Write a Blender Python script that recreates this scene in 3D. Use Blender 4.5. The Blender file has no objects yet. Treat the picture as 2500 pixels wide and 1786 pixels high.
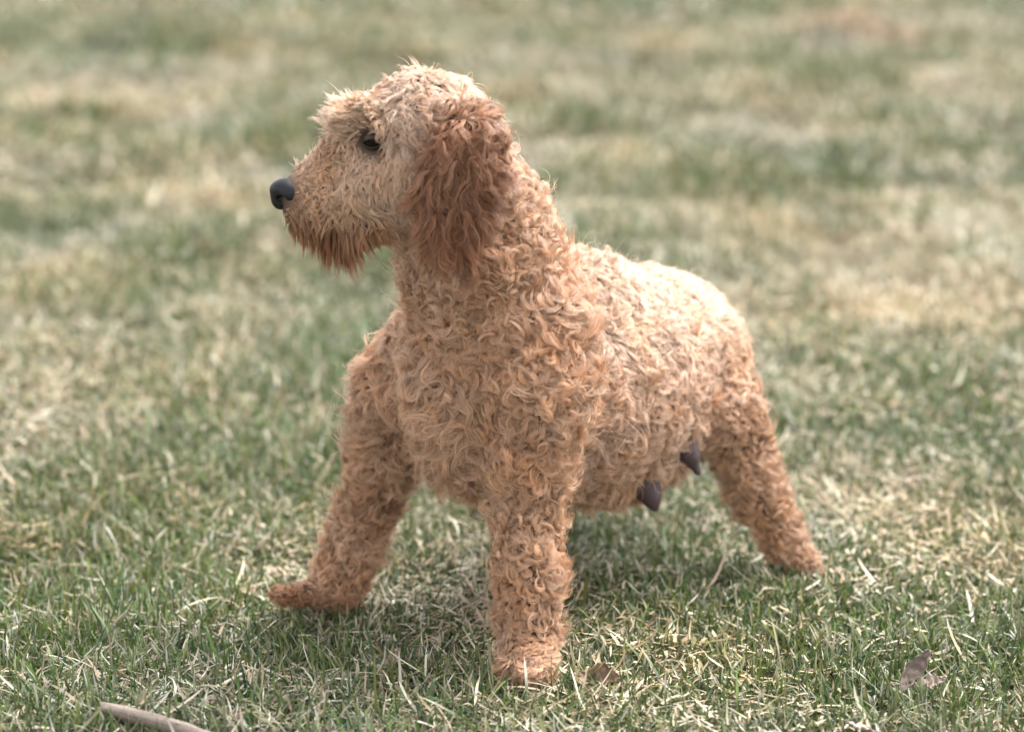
import bpy, math, random
import numpy as np
from mathutils import Vector, Matrix

# ------------------------------------------------------------------ camera, sky, sun, exposure
CAM_H, PITCH, LENS = 1.05, math.radians(13.6), 85.0
scene = bpy.context.scene
cam_data = bpy.data.cameras.new('camera')
cam_data.sensor_width = 36.0
cam_data.lens = LENS
cam_data.clip_start, cam_data.clip_end = 0.05, 2000.0
cam_data.dof.use_dof = True
cam_data.dof.focus_distance = 2.90
cam_data.dof.aperture_fstop = 2.4
cam = bpy.data.objects.new('camera', cam_data)
cam.location = (0, 0, CAM_H)
cam.rotation_euler = (math.pi / 2 - PITCH, 0, 0)
scene.collection.objects.link(cam)
scene.camera = cam

SUN_ELEV, SUN_AZ = math.radians(57), math.radians(55)       # azimuth measured from +Y (away from the camera) towards +X
world = bpy.data.worlds.new('World'); scene.world = world; world.use_nodes = True
wn = world.node_tree.nodes; wl = world.node_tree.links
sky = wn.new('ShaderNodeTexSky'); sky.sky_type = 'NISHITA'; sky.sun_disc = False
sky.sun_elevation = SUN_ELEV; sky.sun_rotation = SUN_AZ
sky.air_density = 1.0; sky.dust_density = 2.0; sky.ozone_density = 1.0
hs = wn.new('ShaderNodeHueSaturation'); hs.inputs['Saturation'].default_value = 0.12      # thin high cloud: a paler sky
wl.new(sky.outputs['Color'], hs.inputs['Color']); wl.new(hs.outputs['Color'], wn['Background'].inputs['Color'])
wn['Background'].inputs['Strength'].default_value = 0.13
sun_data = bpy.data.lights.new('sun', 'SUN')
sun_data.energy = 2.5; sun_data.angle = math.radians(38); sun_data.color = (1.0, 0.98, 0.955)
sun = bpy.data.objects.new('sun', sun_data)
sd = Vector((math.cos(SUN_ELEV) * math.sin(SUN_AZ), math.cos(SUN_ELEV) * math.cos(SUN_AZ), math.sin(SUN_ELEV)))
sun.rotation_euler = sd.to_track_quat('Z', 'Y').to_euler()
scene.collection.objects.link(sun)

scene.view_settings.view_transform = 'Standard'
scene.view_settings.look = 'None'
scene.view_settings.exposure = 1.88
scene.view_settings.gamma = 1.0
scene.view_settings.use_curve_mapping = False
scene.cycles.use_denoising = True
scene.cycles.max_bounces = 7
scene.cycles.diffuse_bounces = 2
scene.cycles.glossy_bounces = 4
scene.cycles.transmission_bounces = 5
scene.cycles.use_adaptive_sampling = False
scene.cycles_curves.shape = 'RIBBONS'
scene.cycles_curves.subdivisions = 2
# BODY BEGIN
# ------------------------------------------------------------------ measuring helper: a point of the photograph (2500 px wide) at ground distance Y, in metres
FPX = LENS / 36.0 * 2500.0
def at(x, y, Y):
    u, v = (x - 1250.0) / FPX, (893.0 - y) / FPX
    d = np.array([u, math.cos(PITCH) + v * math.sin(PITCH), v * math.cos(PITCH) - math.sin(PITCH)])
    return np.array([0, 0, CAM_H]) + d * (Y / d[1])
def rad(r, Y, y=893):
    return r / FPX * (Y * math.cos(PITCH) + (CAM_H - at(1250, y, Y)[2]) * math.sin(PITCH))

FWD = np.array([-0.64, -0.768, 0.0])           # the way the dog's trunk points
LFT = np.array([0.768, -0.64, 0.0])            # its left side
# limbs and trunk as tapered capsules: region, point a, radius a, point b, radius b, blend
PR = []
def cone(reg, a, ra, b, rb, k=0.03):
    PR.append(('c', reg, np.array(at(*a)), rad(ra, a[2], a[1]), np.array(at(*b)), rad(rb, b[2], b[1]), k))
def ell(reg, c, radii, rot, k=0.03):
    """radii in metres along the columns of rot"""
    PR.append(('e', reg, np.array(at(*c)), np.array(radii), np.array(rot), k))
I3 = np.eye(3)
BODYROT = np.stack([FWD, LFT, np.array([0, 0, 1.0])], 1)
# trunk
ell('back', (1436, 893, 3.055), (0.225, 0.110, 0.122), BODYROT)
ell('rump', (1592, 866, 3.21), (0.140, 0.104, 0.112), BODYROT, 0.04)
ell('flank', (1478, 970, 3.06), (0.205, 0.098, 0.110), BODYROT, 0.04)
ell('belly', (1505, 1095, 3.09), (0.13, 0.068, 0.055), BODYROT, 0.03)
cone('withers', (1312, 682, 2.96), 66, (1440, 735, 3.05), 82, 0.05)
cone('chest', (1180, 860, 2.88), 150, (1230, 1000, 2.90), 130, 0.05)
cone('chest', (1115, 960, 2.85), 92, (1165, 1070, 2.87), 74, 0.05)
cone('chest', (1150, 1060, 2.88), 80, (1260, 1090, 2.95), 95, 0.05)
# neck
cone('nape', (1175, 420, 2.86), 54, (1225, 540, 2.88), 70, 0.04)
cone('neck', (1132, 480, 2.87), 108, (1176, 640, 2.87), 146, 0.05)
cone('neck', (1176, 640, 2.87), 146, (1230, 780, 2.90), 165, 0.05)
# near foreleg
cone('shoulder', (1330, 800, 2.83), 85, (1315, 950, 2.81), 95, 0.04)
cone('upper_foreleg', (1315, 950, 2.81), 92, (1290, 1130, 2.80), 72, 0.03)
cone('foreleg', (1290, 1130, 2.80), 70, (1290, 1380, 2.765), 50, 0.02)
cone('foreleg', (1290, 1380, 2.765), 50, (1288, 1560, 2.74), 55, 0.02)
cone('paw', (1290, 1575, 2.735), 54, (1282, 1642, 2.68), 30, 0.010)
cone('paw', (1312, 1590, 2.73), 42, (1322, 1636, 2.69), 28, 0.010)
cone('paw', (1270, 1600, 2.73), 40, (1240, 1630, 2.695), 27, 0.010)
# far foreleg
cone('far_shoulder', (1030, 840, 2.95), 66, (985, 940, 2.97), 66, 0.05)
cone('far_upper_foreleg', (970, 940, 2.97), 64, (938, 1110, 2.985), 56, 0.05)
cone('far_foreleg', (935, 1110, 2.985), 58, (868, 1320, 2.99), 46, 0.02)
cone('far_foreleg', (868, 1320, 2.99), 46, (835, 1415, 2.985), 48, 0.02)
cone('far_paw', (832, 1424, 2.98), 40, (745, 1446, 2.965), 22, 0.012)
cone('far_toes', (745, 1446, 2.965), 20, (678, 1446, 2.955), 14, 0.010)
cone('far_toes', (752, 1450, 2.95), 18, (692, 1456, 2.93), 13, 0.006)
# near hind leg
cone('thigh', (1712, 875, 3.19), 96, (1762, 1010, 3.14), 72, 0.04)
cone('hind_leg', (1768, 1000, 3.14), 70, (1845, 1190, 3.13), 46, 0.03)
cone('hind_leg', (1845, 1190, 3.13), 46, (1908, 1305, 3.135), 33, 0.02)
cone('hind_paw', (1908, 1305, 3.135), 31, (1958, 1372, 3.12), 27, 0.02)
cone('hind_paw', (1958, 1372, 3.12), 27, (1985, 1396, 3.11), 22, 0.012)
# far hind leg
cone('far_thigh', (1560, 900, 3.33), 110, (1400, 1050, 3.36), 75, 0.04)
cone('far_hind_leg', (1400, 1050, 3.36), 70, (1260, 1190, 3.40), 42, 0.03)
cone('far_hind_leg', (1260, 1190, 3.40), 42, (1215, 1240, 3.40), 40, 0.02)
# head
YH = 2.85
ell('skull', (1050, 348, YH), (0.070, 0.070, 0.074), I3, 0.02)
cone('forehead', (1010, 300, YH), 98, (905, 322, YH - 0.005), 68, 0.03)
cone('brow', (905, 292, YH - 0.035), 36, (855, 300, YH - 0.024), 30, 0.02)
cone('brow_far', (895, 292, YH + 0.030), 36, (850, 300, YH + 0.024), 30, 0.02)
cone('cheek', (1010, 440, YH - 0.012), 95, (915, 440, YH - 0.01), 78, 0.03)
cone('cheek', (1010, 440, YH + 0.020), 95, (915, 440, YH + 0.01), 78, 0.03)
cone('muzzle_side', (880, 454, YH - 0.014), 56, (730, 484, YH - 0.013), 29, 0.03)
cone('muzzle_side', (880, 454, YH + 0.008), 56, (730, 484, YH - 0.001), 29, 0.03)
cone('bridge', (860, 400, YH), 46, (725, 462, YH - 0.008), 30, 0.02)
cone('stop', (862, 372, YH - 0.004), 44, (812, 392, YH - 0.004), 30, 0.02)
cone('muzzle_fluff', (830, 402, YH + 0.014), 34, (752, 432, YH + 0.008), 24, 0.02)
cone('jaw', (965, 515, YH), 58, (890, 528, YH - 0.004), 40, 0.03)
cone('chin', (866, 538, YH - 0.004), 32, (738, 534, YH - 0.008), 20, 0.03)
# ears: flat flaps
def rx(a): c, s = math.cos(a), math.sin(a); return np.array([[1, 0, 0], [0, c, -s], [0, s, c]])
def ry(a): c, s = math.cos(a), math.sin(a); return np.array([[c, 0, s], [0, 1, 0], [-s, 0, c]])
ell('ear_top', (1122, 330, YH - 0.070), (0.043, 0.016, 0.036), rx(-0.35), 0.012)
ell('ear', (1112, 450, YH - 0.091), (0.041, 0.010, 0.080), rx(0.04) @ ry(0.16), 0.010)
ell('ear_back', (1165, 390, YH - 0.080), (0.029, 0.010, 0.046), rx(0.04) @ ry(-0.15), 0.012)
ell('ear_top_far', (1108, 330, YH + 0.070), (0.038, 0.016, 0.036), rx(0.35), 0.012)
ell('ear_far', (1105, 440, YH + 0.088), (0.047, 0.011, 0.080), rx(-0.04), 0.010)
REGIONS = []
for p_ in PR:
    if p_[1] not in REGIONS: REGIONS.append(p_[1])

def prim_sdf(p, P):
    if p[0] == 'e':
        q = (P - p[2]) @ p[4]
        k0 = np.linalg.norm(q / p[3], axis=1); k1 = np.linalg.norm(q / p[3] ** 2, axis=1) + 1e-9
        return k0 * (k0 - 1.0) / k1
    a, ra, b, rb = p[2], p[3], p[4], p[5]
    ba = b - a; l2 = ba @ ba; rr = ra - rb; a2 = l2 - rr * rr; il2 = 1.0 / l2
    pa = P - a; y = pa @ ba; z = y - l2
    w = pa * l2 - np.outer(y, ba)
    x2 = np.einsum('ij,ij->i', w, w); y2 = y * y * l2; z2 = z * z * l2
    k = np.sign(rr) * rr * rr * x2
    d = (np.sqrt(np.maximum(x2 * a2 * il2, 0)) + y * rr) * il2 - ra
    m1 = np.sign(z) * a2 * z2 > k
    m2 = np.sign(y) * a2 * y2 < k
    d = np.where(m2, np.sqrt(x2 + y2) * il2 - ra, d)
    d = np.where(m1, np.sqrt(x2 + z2) * il2 - rb, d)
    return d

def body_sdf(P, labels=False):
    d = None; best = None; lab = None
    for p in PR:
        e = prim_sdf(p, P); k = p[-1]
        if d is None: d = e.copy()
        else:
            h = np.maximum(k - np.abs(d - e), 0.0) / k
            d = np.minimum(d, e) - h * h * k * 0.25
        if labels:
            i = REGIONS.index(p[1])
            if lab is None: lab = np.full(len(P), i); best = e.copy()
            else:
                m = e < best; lab[m] = i; best[m] = e[m]
    return (d, lab) if labels else d

def surface_nets(fn, lo, hi, h):
    """a watertight quad skin of fn = 0"""
    n = np.ceil((np.array(hi) - lo) / h).astype(int) + 1
    ax = [lo[i] + h * np.arange(n[i]) for i in range(3)]
    V = np.empty(n, np.float32)
    S = 4                                                      # coarse pass first; only blocks near the skin are measured finely
    cn = (n + S - 1) // S
    g = np.stack(np.meshgrid(*[lo[i] + h * (S * np.arange(cn[i]) + 0.5 * (S - 1)) for i in range(3)], indexing='ij'), -1).reshape(-1, 3)
    C = fn(g)
    near = np.abs(C) < h * S * 1.6 + 0.012
    V[:] = np.repeat(np.repeat(np.repeat(C.reshape(cn), S, 0), S, 1), S, 2)[:n[0], :n[1], :n[2]]
    cells = np.stack(np.unravel_index(np.nonzero(near)[0], cn), 1) * S
    o = np.stack(np.meshgrid(*[np.arange(S)] * 3, indexing='ij'), -1).reshape(-1, 3)
    q = (cells[:, None] + o[None]).reshape(-1, 3)
    q = q[(q < n).all(1)]
    V[q[:, 0], q[:, 1], q[:, 2]] = fn(lo + h * q)
    s = V < 0
    c = np.zeros(n - 1, np.int8)
    for dx in (0, 1):
        for dy in (0, 1):
            for dz in (0, 1):
                c += s[dx:n[0]-1+dx, dy:n[1]-1+dy, dz:n[2]-1+dz]
    act = (c > 0) & (c < 8)
    idx = np.full(n - 1, -1, np.int64); ijk = np.argwhere(act); idx[act] = np.arange(len(ijk))
    acc = np.zeros((len(ijk), 3)); cnt = np.zeros(len(ijk))
    corners = [(a, b, e) for a in (0, 1) for b in (0, 1) for e in (0, 1)]
    for a in corners:
        for b in corners:
            if sum(b) - sum(a) == 1 and all(b[k] >= a[k] for k in range(3)):
                va = V[ijk[:, 0]+a[0], ijk[:, 1]+a[1], ijk[:, 2]+a[2]]; vb = V[ijk[:, 0]+b[0], ijk[:, 1]+b[1], ijk[:, 2]+b[2]]
                m = (va < 0) != (vb < 0)
                t = np.where(m, va / np.where(m, va - vb, 1), 0)
                acc[m] += (np.array(a) + t[:, None] * (np.array(b) - np.array(a)))[m]; cnt[m] += 1
    verts = lo + h * (ijk + acc / cnt[:, None])
    quads = []
    for axis in range(3):
        o1, o2 = [k for k in range(3) if k != axis]
        s0 = [slice(1, n[k]-1) for k in range(3)]; s0[axis] = slice(0, n[axis]-1)
        s1 = list(s0); s1[axis] = slice(1, n[axis])
        A, B = s[tuple(s0)], s[tuple(s1)]
        e = np.argwhere(A != B)
        base = e.copy(); base[:, o1] += 1; base[:, o2] += 1
        def cell(d1, d2):
            q = base.copy(); q[:, o1] -= d1; q[:, o2] -= d2
            return idx[q[:, 0], q[:, 1], q[:, 2]]
        q = np.stack([cell(1, 1), cell(0, 1), cell(0, 0), cell(1, 0)], 1)
        flip = A[tuple(e.T)]
        if axis == 1: flip = ~flip
        q[~flip] = q[~flip][:, ::-1]
        quads.append(q)
    return verts, np.concatenate(quads)

BLO = np.array([-0.40, 2.58, -0.01]); BHI = np.array([0.50, 3.60, 0.76])
def gradient(P, e=0.002):
    g = np.empty_like(P)
    for k in range(3):
        o = np.zeros(3); o[k] = e
        g[:, k] = body_sdf(P + o) - body_sdf(P - o)
    return g / (np.linalg.norm(g, axis=1)[:, None] + 1e-12)
# BODY END
# ------------------------------------------------------------------ helpers
COL = scene.collection
def link(o, parent=None):
    COL.objects.link(o); o.parent = parent
    return o
def tag(o, label=None, cat=None, group=None, kind=None):
    for k, v in (('label', label), ('category', cat), ('group', group), ('kind', kind)):
        if v: o[k] = v
    return o
def mesh_obj(name, verts, faces, mat, parent=None, smooth=True):
    me = bpy.data.meshes.new(name)
    verts = np.asarray(verts, np.float32); faces = np.asarray(faces, np.int32)
    k = faces.shape[1]
    me.vertices.add(len(verts)); me.vertices.foreach_set('co', verts.ravel())
    me.loops.add(faces.size); me.loops.foreach_set('vertex_index', faces.ravel())
    me.polygons.add(len(faces))
    me.polygons.foreach_set('loop_start', np.arange(0, faces.size, k, dtype=np.int32))
    me.polygons.foreach_set('loop_total', np.full(len(faces), k, np.int32))
    if smooth: me.polygons.foreach_set('use_smooth', np.ones(len(faces), bool))
    me.update(calc_edges=True)
    me.materials.append(mat)
    return link(bpy.data.objects.new(name, me), parent)
def point_color(me, cols, name='tint'):
    a = me.color_attributes.new(name, 'FLOAT_COLOR', 'POINT')
    c = np.ones((len(cols), 4), np.float32); c[:, :3] = cols
    a.data.foreach_set('color', c.ravel())
def new_mat(name):
    m = bpy.data.materials.new(name); m.use_nodes = True
    return m, m.node_tree.nodes, m.node_tree.links, m.node_tree.nodes['Principled BSDF']

rng = np.random.default_rng(11)
# smooth value noise for patches and lumps, in metres of ground
def noise2(x, y, seed):
    r = np.random.default_rng(seed); T = r.random((64, 64))
    xi = np.floor(x).astype(int); yi = np.floor(y).astype(int); fx = x - xi; fy = y - yi
    fx = fx * fx * (3 - 2 * fx); fy = fy * fy * (3 - 2 * fy)
    g = lambda a, b: T[a % 64, b % 64]
    return (g(xi, yi) * (1 - fx) + g(xi + 1, yi) * fx) * (1 - fy) + (g(xi, yi + 1) * (1 - fx) + g(xi + 1, yi + 1) * fx) * fy
def fbm(x, y, s, seed, o=3):
    v = 0; a = 0.5; t = 0
    for i in range(o):
        v = v + a * noise2(x / s * 2 ** i + 7.3 * i, y / s * 2 ** i + 3.1 * i, seed + i); t += a; a *= 0.55
    return v / t
HUMP = (1.42, 10.2)                                            # a worn hump of dry thatch on the lawn far behind
def hump(x, y, r): return np.exp(-(((x - HUMP[0]) / r) ** 2 + ((y - HUMP[1]) / (r * 1.3)) ** 2))
def far_off(y): return np.clip((y - 3.4) / 2.2, 0, 1)
def lump(x, y):
    """height of the turf: flat under the dog, uneven hummocks behind"""
    return 0.034 * (fbm(x, y, 0.22, 5) - 0.5) + far_off(y) * 0.12 * (fbm(x, y * 0.8, 0.55, 21) - 0.5) + 0.09 * hump(x, y, 0.20)
def tuft(x, y):
    """0..1, where the grass stands taller"""
    return np.clip((fbm(x, y * 0.7, 0.26, 61) - 0.5) * 3.0 + 0.5, 0, 1)
def dryness(x, y):
    f = far_off(y)
    d = 0.62 * fbm(x, y * (1 - 0.3 * f), 0.26, 31) + 0.38 * fbm(x, y, 0.9, 41)
    d = (d - 0.5) * (1.4 + 1.0 * f) + 0.47
    d = d - 0.02 + 0.23 * np.clip((y - 4.6) / 3.5, 0, 1) + 0.9 * hump(x, y, 0.26)
    return np.clip(d, 0.02, 0.98)

# ------------------------------------------------------------------ ground sheet
m_soil, n_, l_, b_ = new_mat('soil_thatch')
tc = n_.new('ShaderNodeTexCoord')
nz = n_.new('ShaderNodeTexNoise'); nz.inputs['Scale'].default_value = 2.2; nz.inputs['Detail'].default_value = 6; l_.new(tc.outputs['Object'], nz.inputs['Vector'])
nz2 = n_.new('ShaderNodeTexNoise'); nz2.inputs['Scale'].default_value = 90; nz2.inputs['Detail'].default_value = 4; l_.new(tc.outputs['Object'], nz2.inputs['Vector'])
cr = n_.new('ShaderNodeValToRGB'); cr.color_ramp.elements[0].position = 0.35; cr.color_ramp.elements[0].color = (0.035, 0.038, 0.020, 1)
cr.color_ramp.elements[1].position = 0.65; cr.color_ramp.elements[1].color = (0.13, 0.105, 0.065, 1)
l_.new(nz.outputs['Fac'], cr.inputs['Fac'])
mx_ = n_.new('ShaderNodeMixRGB'); mx_.blend_type = 'MULTIPLY'; mx_.inputs[0].default_value = 0.6
l_.new(cr.outputs['Color'], mx_.inputs[1]); l_.new(nz2.outputs['Color'], mx_.inputs[2]); l_.new(mx_.outputs[0], b_.inputs['Base Color'])
b_.inputs['Roughness'].default_value = 0.95
gx = np.concatenate([np.linspace(-300, -8, 12), np.linspace(-7.5, 7.5, 151), np.linspace(8, 300, 12)])
gy = np.concatenate([np.linspace(-20, 1.2, 6), np.linspace(1.5, 26, 230), np.linspace(28, 900, 18)])
X, Y = np.meshgrid(gx, gy, indexing='ij')
fade = np.clip((26 - Y) / 6, 0, 1) * np.clip((8 - np.abs(X)) / 1, 0, 1)
Z = lump(X, Y) * fade - 0.006
nx_, ny_ = len(gx), len(gy)
ii = np.arange(nx_ * ny_).reshape(nx_, ny_)
gf = np.stack([ii[:-1, :-1], ii[1:, :-1], ii[1:, 1:], ii[:-1, 1:]], -1).reshape(-1, 4)
ground = mesh_obj('ground', np.stack([X, Y, Z], -1).reshape(-1, 3), gf, m_soil)
tag(ground, 'dull brown soil and thatch under the lawn', 'ground', kind='structure')

# ------------------------------------------------------------------ grass: real blades, each with its own bend and colour
m_grass, n_, l_, b_ = new_mat('grass_blade')
at_ = n_.new('ShaderNodeAttribute'); at_.attribute_name = 'tint'
l_.new(at_.outputs['Color'], b_.inputs['Base Color'])
b_.inputs['Roughness'].default_value = 0.55; b_.inputs['Specular IOR Level'].default_value = 0.35
tr = n_.new('ShaderNodeBsdfTranslucent'); l_.new(at_.outputs['Color'], tr.inputs['Color'])
ms = n_.new('ShaderNodeMixShader'); ms.inputs[0].default_value = 0.20
l_.new(b_.outputs[0], ms.inputs[1]); l_.new(tr.outputs[0], ms.inputs[2]); l_.new(ms.outputs[0], n_['Material Output'].inputs['Surface'])

GREEN = np.array([[0.058, 0.110, 0.028], [0.095, 0.155, 0.036], [0.055, 0.098, 0.046], [0.150, 0.175, 0.055], [0.105, 0.140, 0.080]])
STRAW = np.array([[0.42, 0.36, 0.275], [0.54, 0.48, 0.40], [0.34, 0.26, 0.175], [0.66, 0.62, 0.55], [0.28, 0.26, 0.16], [0.45, 0.36, 0.295]])
BV, BF, BC = [], [], []
def blades(n, x0, x1, y0, y1, hmin, hmax, width, segs, flat, dry_bias, wedge=True):
    y = y0 + (y1 - y0) * rng.random(n)
    half = (x1 - x0) / 2
    if wedge:                                                  # as wide as the lens sees there, plus room at both sides
        hw = y * 0.24 + 0.75 + 0.10 * np.maximum(y - 4.0, 0)
        x = (rng.random(n) * 2 - 1) * hw
    else: x = x0 + (x1 - x0) * rng.random(n)
    dr = dryness(x, y)
    dry = rng.random(n) < np.clip(dr * 0.85 + dry_bias, 0, 1)
    z = lump(x, y) - 0.006
    tf = tuft(x, y); ff = far_off(y)
    L = (hmin + (hmax - hmin) * rng.random(n) ** 1.5) * (1 + (0.45 + 0.55 * ff) * (1.1 * tf - 0.35))
    az = rng.random(n) * 2 * np.pi + 0.0
    lean = np.where(dry, 0.75 + 0.8 * rng.random(n), 0.15 + 0.75 * rng.random(n))
    lean = np.clip(lean + flat, 0, 1.55)
    bend = rng.normal(0.35, 0.55, n)
    side = rng.normal(0, 0.5, n)
    w = width * (0.55 + 0.75 * rng.random(n)) * np.where(dry & (rng.random(n) < 0.08), 1.5, 1.0)
    zl = np.where(dry, rng.random(n) * 0.018, 0)
    tw = rng.normal(0, 0.9, n)
    P = np.stack([x, y, z + zl], 1)
    ds = L / segs
    V = np.empty((n, 2 * segs + 1, 3), np.float32)
    for k in range(segs + 1):
        t = k / segs
        e = lean + bend * t; a = az + side * t
        if k:
            d = np.stack([np.sin(e) * np.cos(a), np.sin(e) * np.sin(a), np.cos(e)], 1)
            P = P + d * ds[:, None]
            P[:, 2] = np.maximum(P[:, 2], z + 0.004 + zl * 0.5)
        ww = w * (1.0 - 0.25 * t)
        sx = np.stack([-np.sin(a + tw * t), np.cos(a + tw * t), 0.25 * np.sin(tw * (1 + t))], 1)
        if k < segs:
            V[:, 2 * k] = P - sx * ww[:, None] * 0.5; V[:, 2 * k + 1] = P + sx * ww[:, None] * 0.5
        else: V[:, 2 * segs] = P
    g = GREEN[rng.integers(0, len(GREEN), n)]; s_ = STRAW[rng.integers(0, len(STRAW), n)]
    c = np.where(dry[:, None], s_, g) * (0.75 + 0.5 * rng.random(n))[:, None]
    hu = (fbm(x, y * 0.7, 0.33, 71) - 0.5) * 2.6; hv_ = (fbm(x, y * 0.7, 0.40, 81) - 0.5) * 2.6     # patches of yellower, pinker and greyer growth
    c = c * (0.88 - 0.09 * np.clip((y - 4.0) / 3.0, 0, 1))[:, None] * (1 + 0.18 * hv_)[:, None] * np.stack([1 + 0.10 * hu, np.ones(n), 1 - 0.16 * hu + 0.05 * hv_], 1)
    c = c * (1 + hump(x, y, 0.26)[:, None] * np.array([0.25, 0.02, 0.05]))
    c = np.clip(c * np.array([1.04, 1.0, 0.86]), 0.015, 0.75)
    half_dry = (~dry) & (rng.random(n) < 0.35)                # green blades with a withered tip
    C = np.repeat(c[:, None], 2 * segs + 1, 1)
    tipc = s_ * (0.8 + 0.3 * rng.random(n))[:, None]
    for k in range(segs + 1):
        f = np.clip((k / segs - 0.45) / 0.4, 0, 1) * half_dry
        sl = slice(2 * k, 2 * k + 2) if k < segs else slice(2 * segs, 2 * segs + 1)
        C[:, sl] = C[:, sl] * (1 - f[:, None, None]) + tipc[:, None] * f[:, None, None]
    base = sum(len(v) for v in BV)
    off = base + np.arange(n)[:, None] * (2 * segs + 1)
    tri = []
    for k in range(segs - 1):
        a, b, c2, d2 = 2 * k, 2 * k + 1, 2 * k + 2, 2 * k + 3
        tri += [off + np.array([[a, b, d2]]), off + np.array([[a, d2, c2]])]
    tri.append(off + np.array([[2 * segs - 2, 2 * segs - 1, 2 * segs]]))
    BV.append(V.reshape(-1, 3)); BC.append(C.reshape(-1, 3)); BF.append(np.concatenate(tri))
blades(150000, -1, 1, 2.25, 3.8, 0.014, 0.046, 0.0030, 3, 0.05, -0.30)
blades(52000, -1, 1, 2.25, 3.8, 0.010, 0.036, 0.0033, 3, 0.38, 0.10)
blades(4200, -1, 1, 2.25, 4.2, 0.040, 0.080, 0.0036, 4, 0.2, 0.05)
blades(140000, -1, 1, 3.8, 6.2, 0.020, 0.055, 0.0050, 2, 0.12, -0.06)
blades(190000, -1, 1, 6.2, 11.0, 0.03, 0.07, 0.009, 2, 0.2, -0.04)
blades(150000, -1, 1, 11.0, 22.0, 0.04, 0.085, 0.018, 2, 0.2, -0.04)
for bx0, bx1, by0, by1, bn in ((-0.06, 0.10, 2.60, 2.72, 420), (-0.34, -0.16, 2.86, 2.97, 420), (0.30, 0.46, 3.00, 3.11, 300)):
    blades(bn, bx0, bx1, by0, by1, 0.030, 0.060, 0.0030, 4, 0.08, -0.05, wedge=False)      # blades standing up around the paws
grass = mesh_obj('grass', np.concatenate(BV), np.concatenate(BF), m_grass)
point_color(grass.data, np.concatenate(BC))
tag(grass, 'short lawn of green blades mixed with pale dead straw', 'grass', kind='stuff')
# ------------------------------------------------------------------ the dog
dog = link(bpy.data.objects.new('dog', None))
dog_base = at(1290, 1640, 2.80); dog.location = (0.08, 3.0, 0.0)
tag(dog, 'curly apricot dog standing with forelegs spread, looking sideways', 'dog')
bpy.context.view_layer.update()
DINV = dog.matrix_world.inverted()
DOFF = np.array(dog.location)

bv, bq = surface_nets(body_sdf, BLO, BHI, 0.0045)
m_skin, n_, l_, b_ = new_mat('dog_skin')
a_ = n_.new('ShaderNodeAttribute'); a_.attribute_name = 'tint'; l_.new(a_.outputs['Color'], b_.inputs['Base Color'])
b_.inputs['Roughness'].default_value = 0.75; b_.inputs['Specular IOR Level'].default_value = 0.2
body = mesh_obj('body', bv - DOFF, bq, m_skin, dog)

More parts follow.
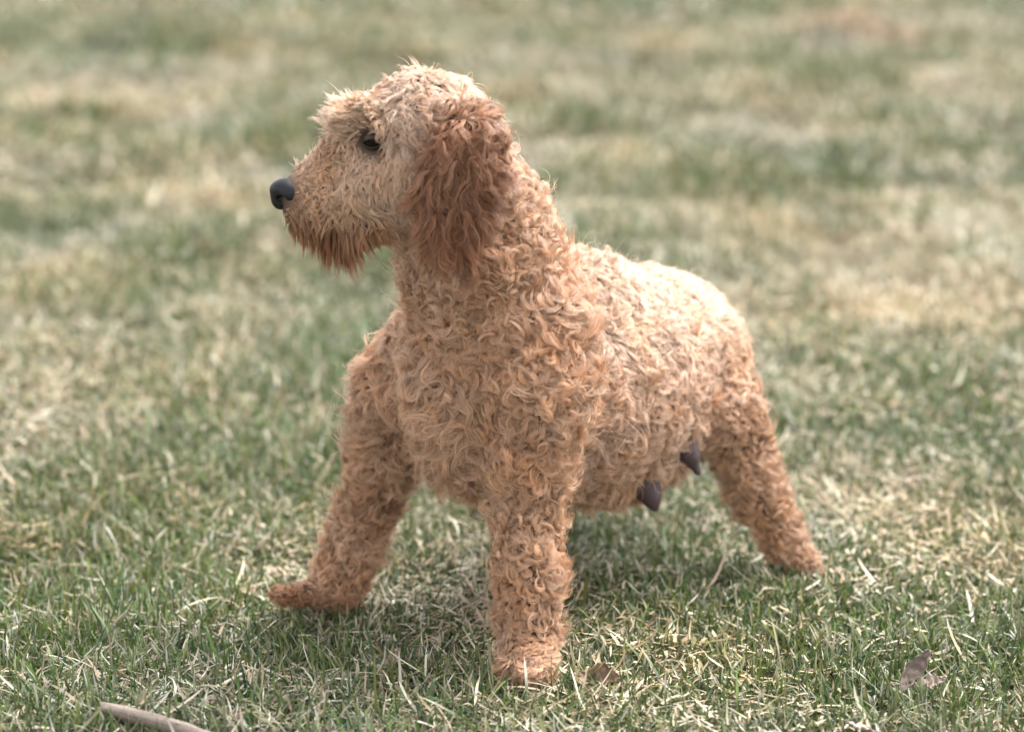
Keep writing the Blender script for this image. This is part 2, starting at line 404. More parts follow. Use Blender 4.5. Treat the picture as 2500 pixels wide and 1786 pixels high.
# coat table per region: length mm, curl deg, wave deg, wave turns, lift at root deg, lift at tip deg, lock radius mm, pinch, colour
CURL = dict(L=41, C=245, W=22, F=1.0, e0=50, dv=1.0, rc=3.0, pn=0.52, gr=0.1)
WAVY = dict(L=46, C=85, W=48, F=1.2, e0=44, dv=0.95, rc=3.0, pn=0.62, gr=0.15)
TAN, TAN2, PALE, RED, RUST = (0.60, 0.365, 0.232), (0.57, 0.343, 0.214), (0.73, 0.515, 0.375), (0.285, 0.135, 0.076), (0.25, 0.100, 0.048)  # PALE: blond coat, with the sunlit brightness of the topline painted in
def coat(base, col, flow, **kw):
    d = dict(base); d.update(kw); d['col'] = col; d['flow'] = flow
    return d
DN = (0, 0, -1.0)
BACKF = tuple(-FWD * 0.75 + np.array([0, 0, -0.55]))
COAT = {
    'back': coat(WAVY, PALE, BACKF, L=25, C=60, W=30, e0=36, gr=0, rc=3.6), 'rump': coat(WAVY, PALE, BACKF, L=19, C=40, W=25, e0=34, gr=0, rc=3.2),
    'flank': coat(WAVY, (0.62, 0.405, 0.28), BACKF, L=38, C=110), 'belly': coat(WAVY, TAN2, (0.35, -0.2, -0.9), L=30, C=40, W=25, e0=40, dv=0.6, gr=0.3),
    'withers': coat(CURL, PALE, BACKF, L=36), 'nape': coat(CURL, PALE, (0.5, -0.2, -0.8), L=34), 'chest': coat(WAVY, TAN, (0.1, 0, -1), L=50, C=110),
    'neck': coat(CURL, TAN, (0.25, 0, -1), L=40, C=270), 'shoulder': coat(CURL, TAN, (0.35, 0, -0.9), L=46, C=200),
    'upper_foreleg': coat(CURL, TAN, (0.15, 0, -1), L=43, C=220), 'foreleg': coat(CURL, TAN2, DN, L=37), 'paw': coat(CURL, TAN2, (0, -0.4, -1), L=19, C=170, rc=2.8, e0=34),
    'far_shoulder': coat(WAVY, TAN, (-0.4, 0, -0.8), L=42, C=120), 'far_upper_foreleg': coat(CURL, TAN, (-0.3, 0, -0.9), L=44, C=160), 'far_foreleg': coat(CURL, TAN2, (-0.15, 0, -1), L=37),
    'far_paw': coat(CURL, TAN2, (-0.6, 0, -0.7), L=18, C=160, rc=2.8), 'far_toes': coat(WAVY, (0.30, 0.15, 0.08), (-1, 0, -0.2), L=14, C=60, rc=2.2),
    'thigh': coat(WAVY, TAN, (0.4, 0, -0.9), L=25), 'hind_leg': coat(CURL, TAN2, (0.2, 0, -1), L=33), 'hind_paw': coat(CURL, TAN2, (0.5, -0.2, -0.8), L=18),
    'far_thigh': coat(WAVY, TAN, DN, L=25), 'far_hind_leg': coat(WAVY, TAN2, DN, L=34),
    'skull': coat(WAVY, PALE, (0.45, -0.5, -0.65), rc=3.6, L=31, C=60, W=32, e0=40, gr=0.1, pn=0.8), 'forehead': coat(WAVY, PALE, (-0.1, -0.6, -0.75), rc=3.0, L=23, C=60, W=30, e0=45),
    'brow': coat(WAVY, (0.66, 0.45, 0.30), (-0.75, -0.35, 0.25), rc=2.8, L=21, C=30, W=25, e0=55, dv=0.4, gr=0.0), 'brow_far': coat(WAVY, PALE, (-0.8, 0.2, 0.2), rc=2.8, L=25, C=25, W=25, e0=60, dv=0.3, gr=0),
    'cheek': coat(WAVY, (0.64, 0.445, 0.315), (0.62, 0, -0.75), rc=3.2, L=24, C=30, W=22, e0=26, dv=0.6, pn=0.82),
    'muzzle_side': coat(WAVY, (0.59, 0.375, 0.235), (0.38, 0, -0.95), rc=2.8, L=17, C=90, W=40, e0=42, dv=0.8, gr=0.2),
    'bridge': coat(WAVY, (0.52, 0.325, 0.215), (1.0, 0, 0.25), rc=2.0, L=12, C=20, W=20, e0=30, gr=0), 'stop': coat(WAVY, (0.58, 0.36, 0.21), (-0.6, -0.2, 0.5), rc=2.6, L=17, C=30, W=30, e0=50, dv=0.5, gr=0), 'muzzle_fluff': coat(WAVY, PALE, (-0.35, 0.3, 0.9), rc=2.6, L=20, C=30, W=30, e0=62, dv=0.2, gr=0),
    'jaw': coat(WAVY, TAN2, (0.4, 0, -1), rc=2.8, L=21, C=30, W=25, e0=34, dv=0.6, gr=0.5),
    'chin': coat(WAVY, RUST, (0.0, 0, -1), L=46, C=18, W=10, e0=30, dv=0.2, rc=2.8, pn=0.88, gr=2.4),
    'ear_top': coat(CURL, (0.37, 0.195, 0.112), (0.25, -0.1, -0.9), L=33, C=230), 'ear': coat(WAVY, RED, (0.02, 0, -1), L=46, C=40, W=42, F=1.5, e0=20, dv=0.5, rc=3.6, pn=0.72, gr=0.5),
    'ear_back': coat(CURL, (0.35, 0.18, 0.105), (0.2, 0, -1), L=34, C=140, W=40, e0=30, gr=0.3), 'ear_top_far': coat(CURL, RED, (0.25, 0.1, -0.9), L=36, C=250), 'ear_far': coat(WAVY, RED, (0.02, 0, -1), L=44, C=25, W=28, e0=20, dv=0.5, gr=0.6),
}
KEYS = ('L', 'C', 'W', 'F', 'e0', 'dv', 'rc', 'pn', 'gr')
PAR = np.array([[COAT[r][k] for k in KEYS] + list(COAT[r]['col']) + list(COAT[r]['flow']) for r in REGIONS])
def region_weights(P, k=0.006):
    D = np.full((len(P), len(REGIONS)), 9.0)
    for p in PR:
        i = REGIONS.index(p[1]); D[:, i] = np.minimum(D[:, i], prim_sdf(p, P))
    D -= D.min(1)[:, None]
    W = np.exp(-D / k)
    return W / W.sum(1)[:, None]

def on_skin(x, y, y0=2.6, y1=3.4):
    """the first point of the skin met at that point of the photograph"""
    Ys = np.arange(y0, y1, 0.0015)
    P = np.stack([at(x, y, t) for t in Ys]); d = body_sdf(P); i = int(np.argmax(d < 0))
    return P[i]
EYE = on_skin(909, 340)
eye_n = gradient(EYE[None])[0]
EYE_FAR = EYE.copy(); EYE_FAR[1] = 2 * (YH - 0.004) - EYE[1]
NOSE = at(699, 470, YH - 0.010)
LIP = np.array([on_skin(x, y) for x, y in ((748, 524), (772, 533), (798, 540), (825, 545), (852, 548), (880, 547), (905, 543))])
LIP = np.concatenate([LIP[:-1] * (1 - t) + LIP[1:] * t for t in (0, 0.34, 0.67)])
LIP = np.concatenate([LIP, LIP * np.array([1, -1, 1]) + np.array([0, 2 * (YH - 0.005), 0])])
def lip_distance(P): return np.sqrt(((P[:, None] - LIP[None]) ** 2).sum(-1).min(1))

W = region_weights(bv)
skin = W @ (PAR[:, 9:12] * 0.2)  # coat colour darkened, painting deep shade into the gaps between locks
hd = W[:, [REGIONS.index(r) for r in ('bridge', 'muzzle_side', 'cheek', 'stop', 'brow', 'jaw', 'muzzle_fluff')]].sum(1)[:, None]
skin = skin * (1 + 1.2 * hd)
for E in (EYE, EYE_FAR):
    f = np.exp(-(np.linalg.norm(bv - E, axis=1) / 0.020) ** 4)[:, None]
    skin = skin * (1 - f) + np.array([0.018, 0.012, 0.010]) * f
f = np.exp(-(np.linalg.norm(bv - NOSE, axis=1) / 0.024) ** 4)[:, None]
skin = skin * (1 - f) + np.array([0.03, 0.022, 0.02]) * f
f = np.zeros(len(bv)); hm = (bv[:, 0] < -0.1) & (bv[:, 2] > 0.42); f[hm] = np.exp(-(lip_distance(bv[hm]) / 0.006) ** 4)
skin = skin * (1 - f[:, None]) + np.array([0.028, 0.018, 0.016]) * f[:, None]      # dark lips, with the shadow under the upper lip painted in
point_color(body.data, skin)

# roots spread over the skin
tri = np.concatenate([bq[:, [0, 1, 2]], bq[:, [0, 2, 3]]])
ta, tb, tc_ = bv[tri[:, 0]], bv[tri[:, 1]], bv[tri[:, 2]]
area = 0.5 * np.linalg.norm(np.cross(tb - ta, tc_ - ta), axis=1)
def scatter(n):
    i = rng.choice(len(tri), n, p=area / area.sum())
    u, v = rng.random(n), rng.random(n); m = u + v > 1; u[m], v[m] = 1 - u[m], 1 - v[m]
    return ta[i] + u[:, None] * (tb - ta)[i] + v[:, None] * (tc_ - ta)[i]
def unit(v): return v / (np.linalg.norm(v, axis=-1, keepdims=True) + 1e-9)

def rotate(v, ax, th):
    c, s_ = np.cos(th)[:, None], np.sin(th)[:, None]
    return v * c + np.cross(ax, v) * s_ + ax * (ax * v).sum(1)[:, None] * (1 - c)
def wob(P, s, seed):
    """slow variation over the coat, about -1 .. 1"""
    r = np.random.default_rng(seed); v = 0
    for i in range(5):
        k = r.normal(0, 1, 3); k = k / np.linalg.norm(k) / s * 6.283 * r.uniform(0.6, 1.5)
        v = v + np.sin(P @ k + r.random() * 6.283)
    return v / 2.4
def grow(P, nh, hair_r, npts=11, over=None, phi_sd=0.28, len_sd=0.20, col_sd=0.17, stray=0.03):
    """locks of curved hair from the roots P: (points, radii, colours)"""
    n = len(P)
    N = gradient(P); Wt = region_weights(P)
    prm = Wt @ PAR
    if over is not None: over(P, N, prm)
    L, C, Wv, F, e0, dv, rc, pn, gr = prm[:, :9].T
    L = L * 1e-3 * np.clip(rng.normal(1, len_sd, n) + 0.16 * wob(P, 0.05, 3), 0.4, 1.7); rc = rc * 1e-3 * rng.uniform(0.6, 1.35, n)
    T = prm[:, 12:15]; T = unit(T - (T * N).sum(1)[:, None] * N)
    phi0 = rng.normal(0, phi_sd, n) + 0.45 * wob(P, 0.07, 4)
    T = rotate(T, N, phi0); B = np.cross(N, T)
    sg = np.where(rng.random(n) < 0.5 + 0.46 * np.clip(2.0 * wob(P, 0.045, 5), -1, 1), 1, -1)
    C = np.radians(C) * sg * rng.uniform(0.65, 1.25, n); Wv = np.radians(Wv) * rng.uniform(0.5, 1.4, n)
    psi = 4.5 * wob(P, 0.04, 8) + rng.normal(0, 0.5, n); F = F * rng.uniform(0.8, 1.3, n)
    e0 = np.radians(np.clip(e0 * rng.uniform(0.8, 1.2, n), 5, 88)); dv = dv * rng.uniform(0.7, 1.3, n)
    al = rng.normal(0, 0.28, n)                                  # tilt of the plane the lock curls in
    A = unit(np.cos(al)[:, None] * N + np.sin(al)[:, None] * B)
    d0 = np.cos(e0)[:, None] * T + np.sin(e0)[:, None] * N
    j = np.repeat(np.arange(n), nh); m = n * nh
    ang = rng.random(m) * 6.283; rr = np.sqrt(rng.random(m)) * rc[j]
    off = (np.cos(ang) * rr)[:, None] * T[j] + (np.sin(ang) * rr)[:, None] * B[j]
    Lh = L[j] * rng.uniform(0.74, 1.05, m)
    loose = rng.random(m) < stray                              # single hairs that leave their lock
    Lh = np.where(loose, Lh * 1.2, Lh)
    jt = np.where(loose, 0.5, 0.045)
    dphi = rng.normal(0, 1, m) * jt; dC = 1 + rng.normal(0, 1, m) * jt * 0.7
    d0h = rotate(d0[j], N[j], dphi); d0h = unit(d0h + N[j] * (rng.normal(0, 1, m) * jt)[:, None])
    pts = np.empty((m, npts, 3), np.float32); rad_ = np.empty((m, npts), np.float32)
    q = P[j] - N[j] * 0.002
    ds = Lh / (npts - 1); Nj, Aj = N[j], A[j]; sp = 0.0
    w0 = np.sin(psi)[j]; Cj = C[j] * dC; Wj = Wv[j]; Fj = F[j]; pj = psi[j]; dj = dv[j]; gj = gr[j]; pnj = pn[j] * np.where(loose, 0.3, 1)
    for k, s in enumerate(np.linspace(0, 1, npts)):
        if k:
            sm = 0.5 * (s + sp); sp = s
            th = Cj * sm ** 1.2 + Wj * (np.sin(6.283 * Fj * sm + pj) - w0)
            d = rotate(d0h, Aj, th) - Nj * (dj * sm)[:, None]
            d[:, 2] -= gj * sm ** 0.7
            q = q + unit(d) * ds[:, None]
        pts[:, k] = q + off * (1 - pnj * s ** 0.7)[:, None]
        rad_[:, k] = hair_r * (1.0 if s < 0.55 else 1.0 - 0.8 * (s - 0.55) / 0.45)
    lc = np.clip(rng.normal(1, col_sd, n) + 0.10 * wob(P, 0.09, 6), 0.55, 1.45)[j] * rng.normal(1, 0.06, m)
    warm = np.clip(1 + (0.05 * wob(P, 0.06, 7) + rng.normal(0, 0.04, n))[j], 0.95, 1.25)
    col = prm[j, 9:12] * lc[:, None] * np.stack([np.ones(m), 1 / warm, 1 / warm ** 2.2], 1)
    return pts, rad_, np.clip(col, 0.01, 0.93)

m_fur = bpy.data.materials.new('fur'); m_fur.use_nodes = True
n_, l_ = m_fur.node_tree.nodes, m_fur.node_tree.links
n_.remove(n_['Principled BSDF'])
hb = n_.new('ShaderNodeBsdfHairPrincipled'); hb.model = 'CHIANG'; hb.parametrization = 'COLOR'
fa = n_.new('ShaderNodeAttribute'); fa.attribute_name = 'tint'
l_.new(fa.outputs['Color'], hb.inputs['Color'])
hb.inputs['Roughness'].default_value = 0.32; hb.inputs['Radial Roughness'].default_value = 0.5
hb.inputs['Coat'].default_value = 0.0; hb.inputs['Random Roughness'].default_value = 0.1
df = n_.new('ShaderNodeBsdfDiffuse'); l_.new(fa.outputs['Color'], df.inputs['Color'])
mxs = n_.new('ShaderNodeMixShader'); mxs.inputs[0].default_value = 0.72
l_.new(hb.outputs[0], mxs.inputs[1]); l_.new(df.outputs[0], mxs.inputs[2])
l_.new(mxs.outputs[0], n_['Material Output'].inputs['Surface'])

EYE_LINES = [(EYE + np.array([-0.004, 0, -0.0055]), unit(np.array([-0.25, -1.0, -0.05]))), (EYE_FAR + np.array([-0.003, 0, -0.005]), unit(np.array([-0.25, 1.0, -0.05])))]
def fur_obj(name, sets, parent, label=None, near_eye=False):
    pts = np.concatenate([s[0] for s in sets]); rd = np.concatenate([s[1] for s in sets]); cl = np.concatenate([s[2] for s in sets])
    if near_eye:                                               # no hair hangs across the eyeballs
        ok = np.ones(len(pts), bool)
        for E, nn in EYE_LINES:
            q = pts - E; t = np.clip(q @ nn, -0.004, 0.04); dd = np.linalg.norm(q - t[..., None] * nn, axis=-1)
            ok &= (dd > 0.0120).all(1)
        pts, rd, cl = pts[ok], rd[ok], cl[ok]
    hc = bpy.data.hair_curves.new(name)
    hc.add_curves([pts.shape[1]] * len(pts))
    hc.attributes['position'].data.foreach_set('vector', (pts - DOFF).astype(np.float32).ravel())
    r = hc.attributes.get('radius') or hc.attributes.new('radius', 'FLOAT', 'POINT')
    r.data.foreach_set('value', rd.astype(np.float32).ravel())
    a = hc.attributes.new('tint', 'FLOAT_COLOR', 'CURVE')
    c4 = np.ones((len(cl), 4), np.float32); c4[:, :3] = cl
    a.data.foreach_set('color', c4.ravel())
    hc.materials.append(m_fur)
    o = link(bpy.data.objects.new(name, hc), parent)
    tag(o, label, kind='stuff')
    return o

HEADR = [REGIONS.index(r) for r in ('skull', 'forehead', 'brow', 'brow_far', 'cheek', 'muzzle_side', 'bridge', 'jaw', 'stop', 'muzzle_fluff')]
EARR = [REGIONS.index(r) for r in ('ear_top', 'ear', 'ear_back', 'ear_top_far', 'ear_far')]
JAW = REGIONS.index('chin')
def dress(n, only=None, dens=None):
    """roots for n locks over the whole skin, thinned by region; none on the eyes and the nose"""
    P = scatter(n)
    view = unit(np.array([0, 0, CAM_H]) - P)
    dom = region_weights(P).argmax(1)
    keep = ((gradient(P) * view).sum(1) > -0.4) | (rng.random(n) < 0.4)
    if only is not None: keep &= np.isin(dom, only)
    for E in (EYE, EYE_FAR): keep &= np.linalg.norm(P - E, axis=1) > 0.0115
    hm = (P[:, 0] < -0.1) & (P[:, 2] > 0.42); ld = np.ones(n); ld[hm] = lip_distance(P[hm]); keep &= ld > 0.0042
    keep &= np.linalg.norm(P - NOSE, axis=1) > 0.0190
    return P[keep], dom[keep]
def around_eye(P, N, prm):
    for E in (EYE, EYE_FAR):
        d = np.linalg.norm(P - E, axis=1)
        f = np.clip(1 - (d - 0.008) / 0.024, 0, 1)
        prm[:, 0] *= 1 - 0.62 * f
        below = (P[:, 2] < E[2] + 0.004) & (P[:, 0] < E[0] + 0.012)
        f2 = np.clip(1 - (d - 0.010) / 0.020, 0, 1) * np.where(below, 1, 0.45)
        prm[:, 9:12] = prm[:, 9:12] * (1 - 0.8 * f2[:, None]) + np.array([0.10, 0.06, 0.045]) * 0.8 * f2[:, None]
    ch = region_weights(P)[:, JAW]; xb = at(812, 600, YH)[0]
    prm[:, 0] *= 1 - ch * (0.55 - 0.55 * np.exp(-((P[:, 0] - xb) / 0.030) ** 2))     # the beard is longest under the middle of the jaw
    d = np.linalg.norm(P - NOSE, axis=1); f = np.clip(1 - (d - 0.020) / 0.018, 0, 1)
    prm[:, 0] *= 1 - 0.6 * f
    prm[:, 9:12] = prm[:, 9:12] * (1 - 0.6 * f[:, None]) + np.array([0.17, 0.09, 0.055]) * 0.6 * f[:, None]

HR = 0.00030
BODYR = [i for i in range(len(REGIONS)) if i not in HEADR + EARR + [JAW]]
PAWR = [REGIONS.index(r) for r in ('paw', 'far_paw', 'far_toes', 'hind_paw', 'rump', 'back')]
BRIDGE = [REGIONS.index('bridge')]
cv, _ = dress(30000, BODYR)
hv, _ = dress(66000, [r for r in HEADR if r not in BRIDGE]); brv, _ = dress(200000, BRIDGE)
jv, _ = dress(80000, [JAW]); ev, _ = dress(46000, EARR)
print('LOCKS', len(cv), len(hv), len(brv), len(jv), len(ev))
uv_, _ = dress(11000, BODYR); pv, _ = dress(60000, PAWR)
def trunk(P, N, prm):
    """only the top of the back is short and pale, its sunlit glare painted into the coat; the sides carry the longer flank coat"""
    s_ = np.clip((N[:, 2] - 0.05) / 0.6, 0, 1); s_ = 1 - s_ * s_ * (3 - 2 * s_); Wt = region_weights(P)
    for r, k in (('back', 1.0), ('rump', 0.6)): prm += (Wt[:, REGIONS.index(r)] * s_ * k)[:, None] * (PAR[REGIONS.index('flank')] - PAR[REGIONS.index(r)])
def under(P, N, prm): trunk(P, N, prm); prm[:, 0] *= 0.55
fv, _ = dress(10000, BODYR)
def fine(P, N, prm): trunk(P, N, prm); prm[:, 6] *= 0.6; prm[:, 0] *= 0.9; prm[:, 1] *= 0.8
fur_obj('body_coat', [grow(cv, 20, HR * 0.8, over=trunk), grow(fv, 9, HR * 0.75, over=fine), grow(uv_, 7, HR * 0.9, over=under), grow(pv, 10, HR * 0.8)], dog)
fur_obj('head_hair', [grow(hv, 12, HR * 0.85, over=around_eye, phi_sd=0.32), grow(brv, 10, HR * 0.8, over=around_eye, phi_sd=0.3)], dog, near_eye=True)
fur_obj('beard', [grow(jv, 12, HR * 0.85, over=around_eye, phi_sd=0.25)], dog, 'rusty straight beard hanging from the jaw')
fur_obj('ear_hair', [grow(ev, 14, HR * 0.85, phi_sd=0.22, col_sd=0.22)], dog, 'long reddish wavy hair of the drooping ears')

# eyes
def sphere(c, r, nu=24, nv=16, sx=(1, 1, 1)):
    u = np.linspace(0, 2 * np.pi, nu, endpoint=False); v = np.linspace(0, np.pi, nv)
    U, Vv = np.meshgrid(u, v, indexing='ij')
    p = np.stack([np.cos(U) * np.sin(Vv), np.sin(U) * np.sin(Vv), np.cos(Vv)], -1) * np.array(sx) * r + c
    i = np.arange(nu * nv).reshape(nu, nv); i2 = np.roll(i, -1, 0)
    q = np.stack([i[:, :-1], i[:, 1:], i2[:, 1:], i2[:, :-1]], -1).reshape(-1, 4)
    return p.reshape(-1, 3), q
m_eye, n_, l_, b_ = new_mat('eye'); b_.inputs['Base Color'].default_value = (0.010, 0.006, 0.004, 1); b_.inputs['Roughness'].default_value = 0.10; b_.inputs['Specular IOR Level'].default_value = 0.14
m_lid, n_, l_, b_ = new_mat('eyelid_skin'); b_.inputs['Base Color'].default_value = (0.022, 0.014, 0.011, 1); b_.inputs['Roughness'].default_value = 0.5
for E, sgn in ((EYE, -1), (EYE_FAR, 1)):
    v, q = sphere(E + np.array([0.001, -sgn * 0.0035, -0.001]) - DOFF, 0.0118)
    eye = mesh_obj('eye', v, q, m_eye, dog)
    c = E + np.array([0.001, -sgn * 0.0035, -0.001])
    v, q = sphere(np.zeros(3), 0.0130, 64, 48)
    t = math.radians(-16); X_ = v[:, 0] * math.cos(t) - v[:, 2] * math.sin(t); Z_ = v[:, 0] * math.sin(t) + v[:, 2] * math.cos(t)
    X_, Z_ = X_ / 0.013, Z_ / 0.013; al_ = 1 - np.clip(X_, -1, 1) ** 2
    lid = ((Z_ > 0.20 * al_) | (Z_ < -0.55 * al_)) & (v[:, 1] * sgn > -0.004)
    q = q[lid[q].all(1)]
    lm = mesh_obj('eyelid', v + c - DOFF, q, m_lid, eye)
    sol = lm.modifiers.new('thick', 'SOLIDIFY'); sol.thickness = 0.0008

# nose: wings and nostrils cut out
def nose_sdf(P):
    q = (P - NOSE) / 1.12
    def e(c, r):
        k = (q - np.array(c)); r = np.array(r)
        k0 = np.linalg.norm(k / r, axis=1); k1 = np.linalg.norm(k / r ** 2, axis=1) + 1e-9
        return k0 * (k0 - 1) / k1
    def sm(a, b, k): h = np.maximum(k - np.abs(a - b), 0) / k; return np.minimum(a, b) - h * h * k / 4
    d = e((0.003, 0, 0.004), (0.0205, 0.0165, 0.0120))
    d = sm(d, e((-0.006, 0, -0.006), (0.0105, 0.0100, 0.0125)), 0.006)
    for s in (-1, 1): d = sm(d, e((0.006, s * 0.011, -0.001), (0.011, 0.008, 0.009)), 0.005)
    for s in (-1, 1):
        h = np.minimum(e((-0.005, s * 0.0150, -0.0055), (0.0070, 0.0085, 0.0052)), e((0.004, s * 0.0175, -0.0085), (0.0095, 0.006, 0.0026)))
        d = np.maximum(d, -h)
    return d * 1.12
m_nose, n_, l_, b_ = new_mat('nose')
b_.inputs['Base Color'].default_value = (0.009, 0.009, 0.012, 1); b_.inputs['Roughness'].default_value = 0.45; b_.inputs['Specular IOR Level'].default_value = 0.32
vz = n_.new('ShaderNodeTexVoronoi'); vz.inputs['Scale'].default_value = 900
bp = n_.new('ShaderNodeBump'); bp.inputs['Strength'].default_value = 0.35; bp.inputs['Distance'].default_value = 0.0006
tco = n_.new('ShaderNodeTexCoord'); l_.new(tco.outputs['Object'], vz.inputs['Vector']); l_.new(vz.outputs['Distance'], bp.inputs['Height']); l_.new(bp.outputs[0], b_.inputs['Normal'])
v, q = surface_nets(nose_sdf, NOSE - 0.03, NOSE + 0.03, 0.0011)
mesh_obj('nose', v - DOFF, q, m_nose, dog)

# teats on the sagging belly
m_teat, n_, l_, b_ = new_mat('teat_skin'); b_.inputs['Base Color'].default_value = (0.062, 0.038, 0.042, 1); b_.inputs['Roughness'].default_value = 0.6
teat_hair = []
def teat(a, ra, b, rb, tip, rt):
    A, B_, C_ = at(*a), at(*b), at(*tip)
    ps = [('c', '', A, rad(ra, a[2], a[1]), B_, rad(rb, b[2], b[1]), 0.02), ('c', '', B_, rad(rb * 0.55, b[2], b[1]), C_, rad(rt, tip[2], tip[1]), 0.02)]
    def f(P):
        d, e = prim_sdf(ps[0], P), prim_sdf(ps[1], P); k = 0.012
        h = np.maximum(k - np.abs(d - e), 0) / k
        return np.minimum(d, e) - h * h * k / 4
    pts = np.stack([A, B_, C_])
    v, q = surface_nets(f, pts.min(0) - 0.035, pts.max(0) + 0.035, 0.0025)
    mesh_obj('teat', v - DOFF, q, m_teat, dog)
    up = v[v[:, 2] > B_[2] + 0.004]; up = up[rng.choice(len(up), 70)]
    def thin(P, N, prm): prm[:, 0] = 17; prm[:, 4] = 25; prm[:, 6] = 2.0; prm[:, 8] = 0.6
    teat_hair.append(grow(up, 7, HR * 0.7, over=thin))
teat((1650, 1050, 3.06), 50, (1682, 1108, 3.05), 26, (1704, 1152, 3.045), 9)
teat((1560, 1160, 3.035), 50, (1588, 1208, 3.025), 26, (1600, 1240, 3.02), 9)
fur_obj('belly_hair', teat_hair, dog)
# ------------------------------------------------------------------ small things lying in the grass
def ground_point(x, y, z=0.0):
    """where the line of sight at that point of the photograph is z above the lawn"""
    p1 = at(x, y, 1.0); d = p1 - np.array([0, 0, CAM_H])
    return np.array([0, 0, CAM_H]) + d * ((z - CAM_H) / d[2])

# the pale stick in the near corner
m_stick, n_, l_, b_ = new_mat('dry_cane')
tco = n_.new('ShaderNodeTexCoord'); mp = n_.new('ShaderNodeMapping'); mp.inputs['Scale'].default_value = (22, 320, 320)
nz = n_.new('ShaderNodeTexNoise'); nz.inputs['Scale'].default_value = 1.0; nz.inputs['Detail'].default_value = 5
l_.new(tco.outputs['Object'], mp.inputs['Vector']); l_.new(mp.outputs[0], nz.inputs['Vector'])
cr = n_.new('ShaderNodeValToRGB'); cr.color_ramp.elements[0].position = 0.30; cr.color_ramp.elements[0].color = (0.12, 0.090, 0.070, 1)
cr.color_ramp.elements[1].position = 0.55; cr.color_ramp.elements[1].color = (0.27, 0.215, 0.18, 1)
l_.new(nz.outputs['Fac'], cr.inputs['Fac']); l_.new(cr.outputs[0], b_.inputs['Base Color']); b_.inputs['Roughness'].default_value = 0.7
bp = n_.new('ShaderNodeBump'); bp.inputs['Strength'].default_value = 0.8; bp.inputs['Distance'].default_value = 0.0015; l_.new(nz.outputs['Fac'], bp.inputs['Height']); l_.new(bp.outputs[0], b_.inputs['Normal'])
A, B = ground_point(250, 1728, 0.026), ground_point(880, 1905, 0.022)
axis = B - A; Ls = np.linalg.norm(axis); ex = axis / Ls; ez = np.array([0, 0, 1.0]); ey = unit(np.cross(ez, ex)); ez = np.cross(ex, ey)
ns, nr = 40, 16
vs = []
for i in range(ns):
    t = i / (ns - 1); r = 0.0078 + 0.0009 * math.sin(t * 9) + (0.0011 if i in (13, 14, 30) else 0)
    for k in range(nr):
        a = 2 * math.pi * k / nr; rr = r * (1 + 0.05 * math.sin(3 * a + t * 7) + 0.03 * math.sin(7 * a + 40 * t))
        rag = 0.004 * math.sin(k * 2.4) if i == 0 else 0
        vs.append(np.array([t * Ls + rag, rr * math.cos(a) + 0.0015 * math.sin(t * 5), rr * math.sin(a) + 0.002 * math.sin(t * 8)]))
qs = [[i * nr + k, i * nr + (k + 1) % nr, (i + 1) * nr + (k + 1) % nr, (i + 1) * nr + k] for i in range(ns - 1) for k in range(nr)]
hollow = []
for k in range(nr): v0 = vs[k]; hollow.append(np.array([v0[0] + 0.001, v0[1] * 0.6, v0[2] * 0.6]))
base = len(vs); vs += hollow; vs += [h + np.array([0.03, 0, 0]) for h in hollow]
for k in range(nr):
    k2 = (k + 1) % nr
    qs.append([k2, k, base + k, base + k2]); qs.append([base + k2, base + k, base + nr + k, base + nr + k2])
stick = mesh_obj('stick', np.array(vs), np.array(qs)[:, ::-1], m_stick)
stick.matrix_world = Matrix([[*(c)] for c in np.column_stack([np.stack([ex, ey, ez], 1), A]).tolist()] + [[0, 0, 0, 1]])
tag(stick, 'pale weathered stick lying in the grass, cut end showing', 'stick')

# dead leaves: curled blades with a midrib and real thickness
def leaf_material(name, c1, c2):
    m, n_, l_, b_ = new_mat(name)
    tco = n_.new('ShaderNodeTexCoord'); nz = n_.new('ShaderNodeTexNoise'); nz.inputs['Scale'].default_value = 130; nz.inputs['Detail'].default_value = 5
    l_.new(tco.outputs['Object'], nz.inputs['Vector'])
    cr = n_.new('ShaderNodeValToRGB'); cr.color_ramp.elements[0].position = 0.35; cr.color_ramp.elements[0].color = (*c1, 1)
    cr.color_ramp.elements[1].position = 0.65; cr.color_ramp.elements[1].color = (*c2, 1)
    l_.new(nz.outputs['Fac'], cr.inputs['Fac']); l_.new(cr.outputs[0], b_.inputs['Base Color']); b_.inputs['Roughness'].default_value = 0.7
    bp = n_.new('ShaderNodeBump'); bp.inputs['Strength'].default_value = 0.5; bp.inputs['Distance'].default_value = 0.001; l_.new(nz.outputs['Fac'], bp.inputs['Height']); l_.new(bp.outputs[0], b_.inputs['Normal'])
    return m
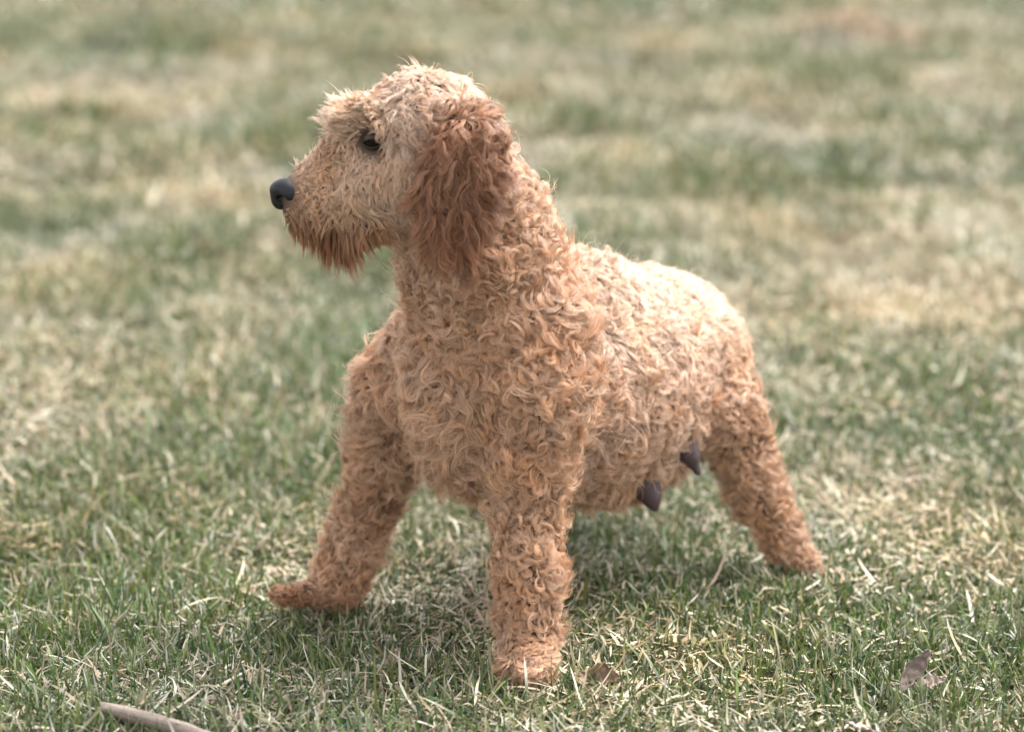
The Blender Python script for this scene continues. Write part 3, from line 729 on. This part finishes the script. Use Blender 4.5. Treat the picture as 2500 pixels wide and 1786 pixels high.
def dead_leaf(p, length, width, curl, bend, rot, mat, label, seed):
    r = np.random.default_rng(seed); nu, nv = 22, 11
    u = np.linspace(0, 1, nu); v = np.linspace(-1, 1, nv)
    U, V_ = np.meshgrid(u, v, indexing='ij')
    w = width * 0.5 * np.sin(np.pi * np.clip(U * 0.94 + 0.04, 0, 1)) ** 0.6 * (1 - 0.35 * U) * (1 + 0.13 * np.sin(U * 26 + r.random() * 6) * np.abs(V_) + 0.10 * np.sin(U * 11 + seed))
    a = curl * V_ * (0.6 + 0.7 * U) + 0.25 * np.sin(U * 7 + V_ * 3 + seed)
    y = w * np.sin(a * 1.0) / np.maximum(np.abs(curl), 0.3) * np.sign(curl); z = w * (1 - np.cos(a)) / max(abs(curl), 0.3) + 0.0012 * np.sin(U * 31 + V_ * 5)
    th = bend * U
    x = length * np.sin(th) / bend; zz = length * (1 - np.cos(th)) / bend
    P0 = np.stack([x - np.sin(th) * z, y, zz + np.cos(th) * z], -1).reshape(-1, 3)
    idx = np.arange(nu * nv).reshape(nu, nv)
    f = np.stack([idx[:-1, :-1], idx[1:, :-1], idx[1:, 1:], idx[:-1, 1:]], -1).reshape(-1, 4)
    nrm = np.zeros_like(P0); fn = np.cross(P0[f[:, 1]] - P0[f[:, 0]], P0[f[:, 3]] - P0[f[:, 0]])
    for k in range(4): np.add.at(nrm, f[:, k], fn)
    P1 = P0 - unit(nrm) * 0.0005; n0 = len(P0)
    rim = np.concatenate([idx[:, 0], idx[-1, 1:], idx[-2::-1, -1], idx[0, -2:0:-1]])
    rim2 = np.roll(rim, -1)
    faces = np.concatenate([f, f[:, ::-1] + n0, np.stack([rim2, rim, rim + n0, rim2 + n0], 1)])
    o = mesh_obj('dead_leaf', np.concatenate([P0, P1]) - np.array([length * 0.4, 0, 0]), faces, mat)
    o.location = p; o.rotation_euler = rot
    # stalk and midrib as a part
    ms_ = []; fs = []
    for i in range(12):
        t = -0.22 + 1.1 * i / 11; tt = max(t, 0) * bend
        c = np.array([length * (math.sin(tt) / bend if t > 0 else t) - length * 0.4, 0, length * (1 - math.cos(tt)) / bend + 0.0003])
        for k in range(5):
            an = k * 2 * math.pi / 5; rr = 0.0008 * (1.1 - 0.7 * i / 11); ms_.append(c + np.array([0, rr * math.cos(an), rr * math.sin(an)]))
    for i in range(11):
        for k in range(5): fs.append([i * 5 + k, (i + 1) * 5 + k, (i + 1) * 5 + (k + 1) % 5, i * 5 + (k + 1) % 5])
    mesh_obj('stalk', np.array(ms_), np.array(fs), mat, o)
    tag(o, label, 'leaf', 'dead leaves fallen on the lawn')
    return o
m_leaf1 = leaf_material('brown_leaf', (0.13, 0.075, 0.045), (0.27, 0.175, 0.115))
m_leaf2 = leaf_material('grey_leaf', (0.13, 0.095, 0.075), (0.26, 0.20, 0.165))
m_leaf3 = leaf_material('pinkish_leaf', (0.26, 0.19, 0.155), (0.42, 0.33, 0.28))
dead_leaf(ground_point(1452, 1655, 0.018), 0.052, 0.040, 1.1, 0.9, (0.9, 0.25, 0.1), m_leaf1, 'curled brown dead leaf lying beside the nearest paw', 1)
dead_leaf(ground_point(2222, 1650, 0.030), 0.062, 0.036, 1.5, 0.9, (0.6, -0.40, 0.9), m_leaf2, 'larger grey brown rolled dead leaf beside a small pinkish one', 2)
dead_leaf(ground_point(2275, 1668, 0.014), 0.036, 0.026, 0.6, 0.5, (0.5, -0.2, -0.4), m_leaf3, 'small pinkish dead leaf beside a larger grey brown rolled one', 3)
dead_leaf(ground_point(2104, 1783, 0.016), 0.036, 0.024, 0.7, 0.6, (0.35, 0.1, 2.8), m_leaf3, 'pinkish brown leaf scrap lying at the bottom edge', 4)
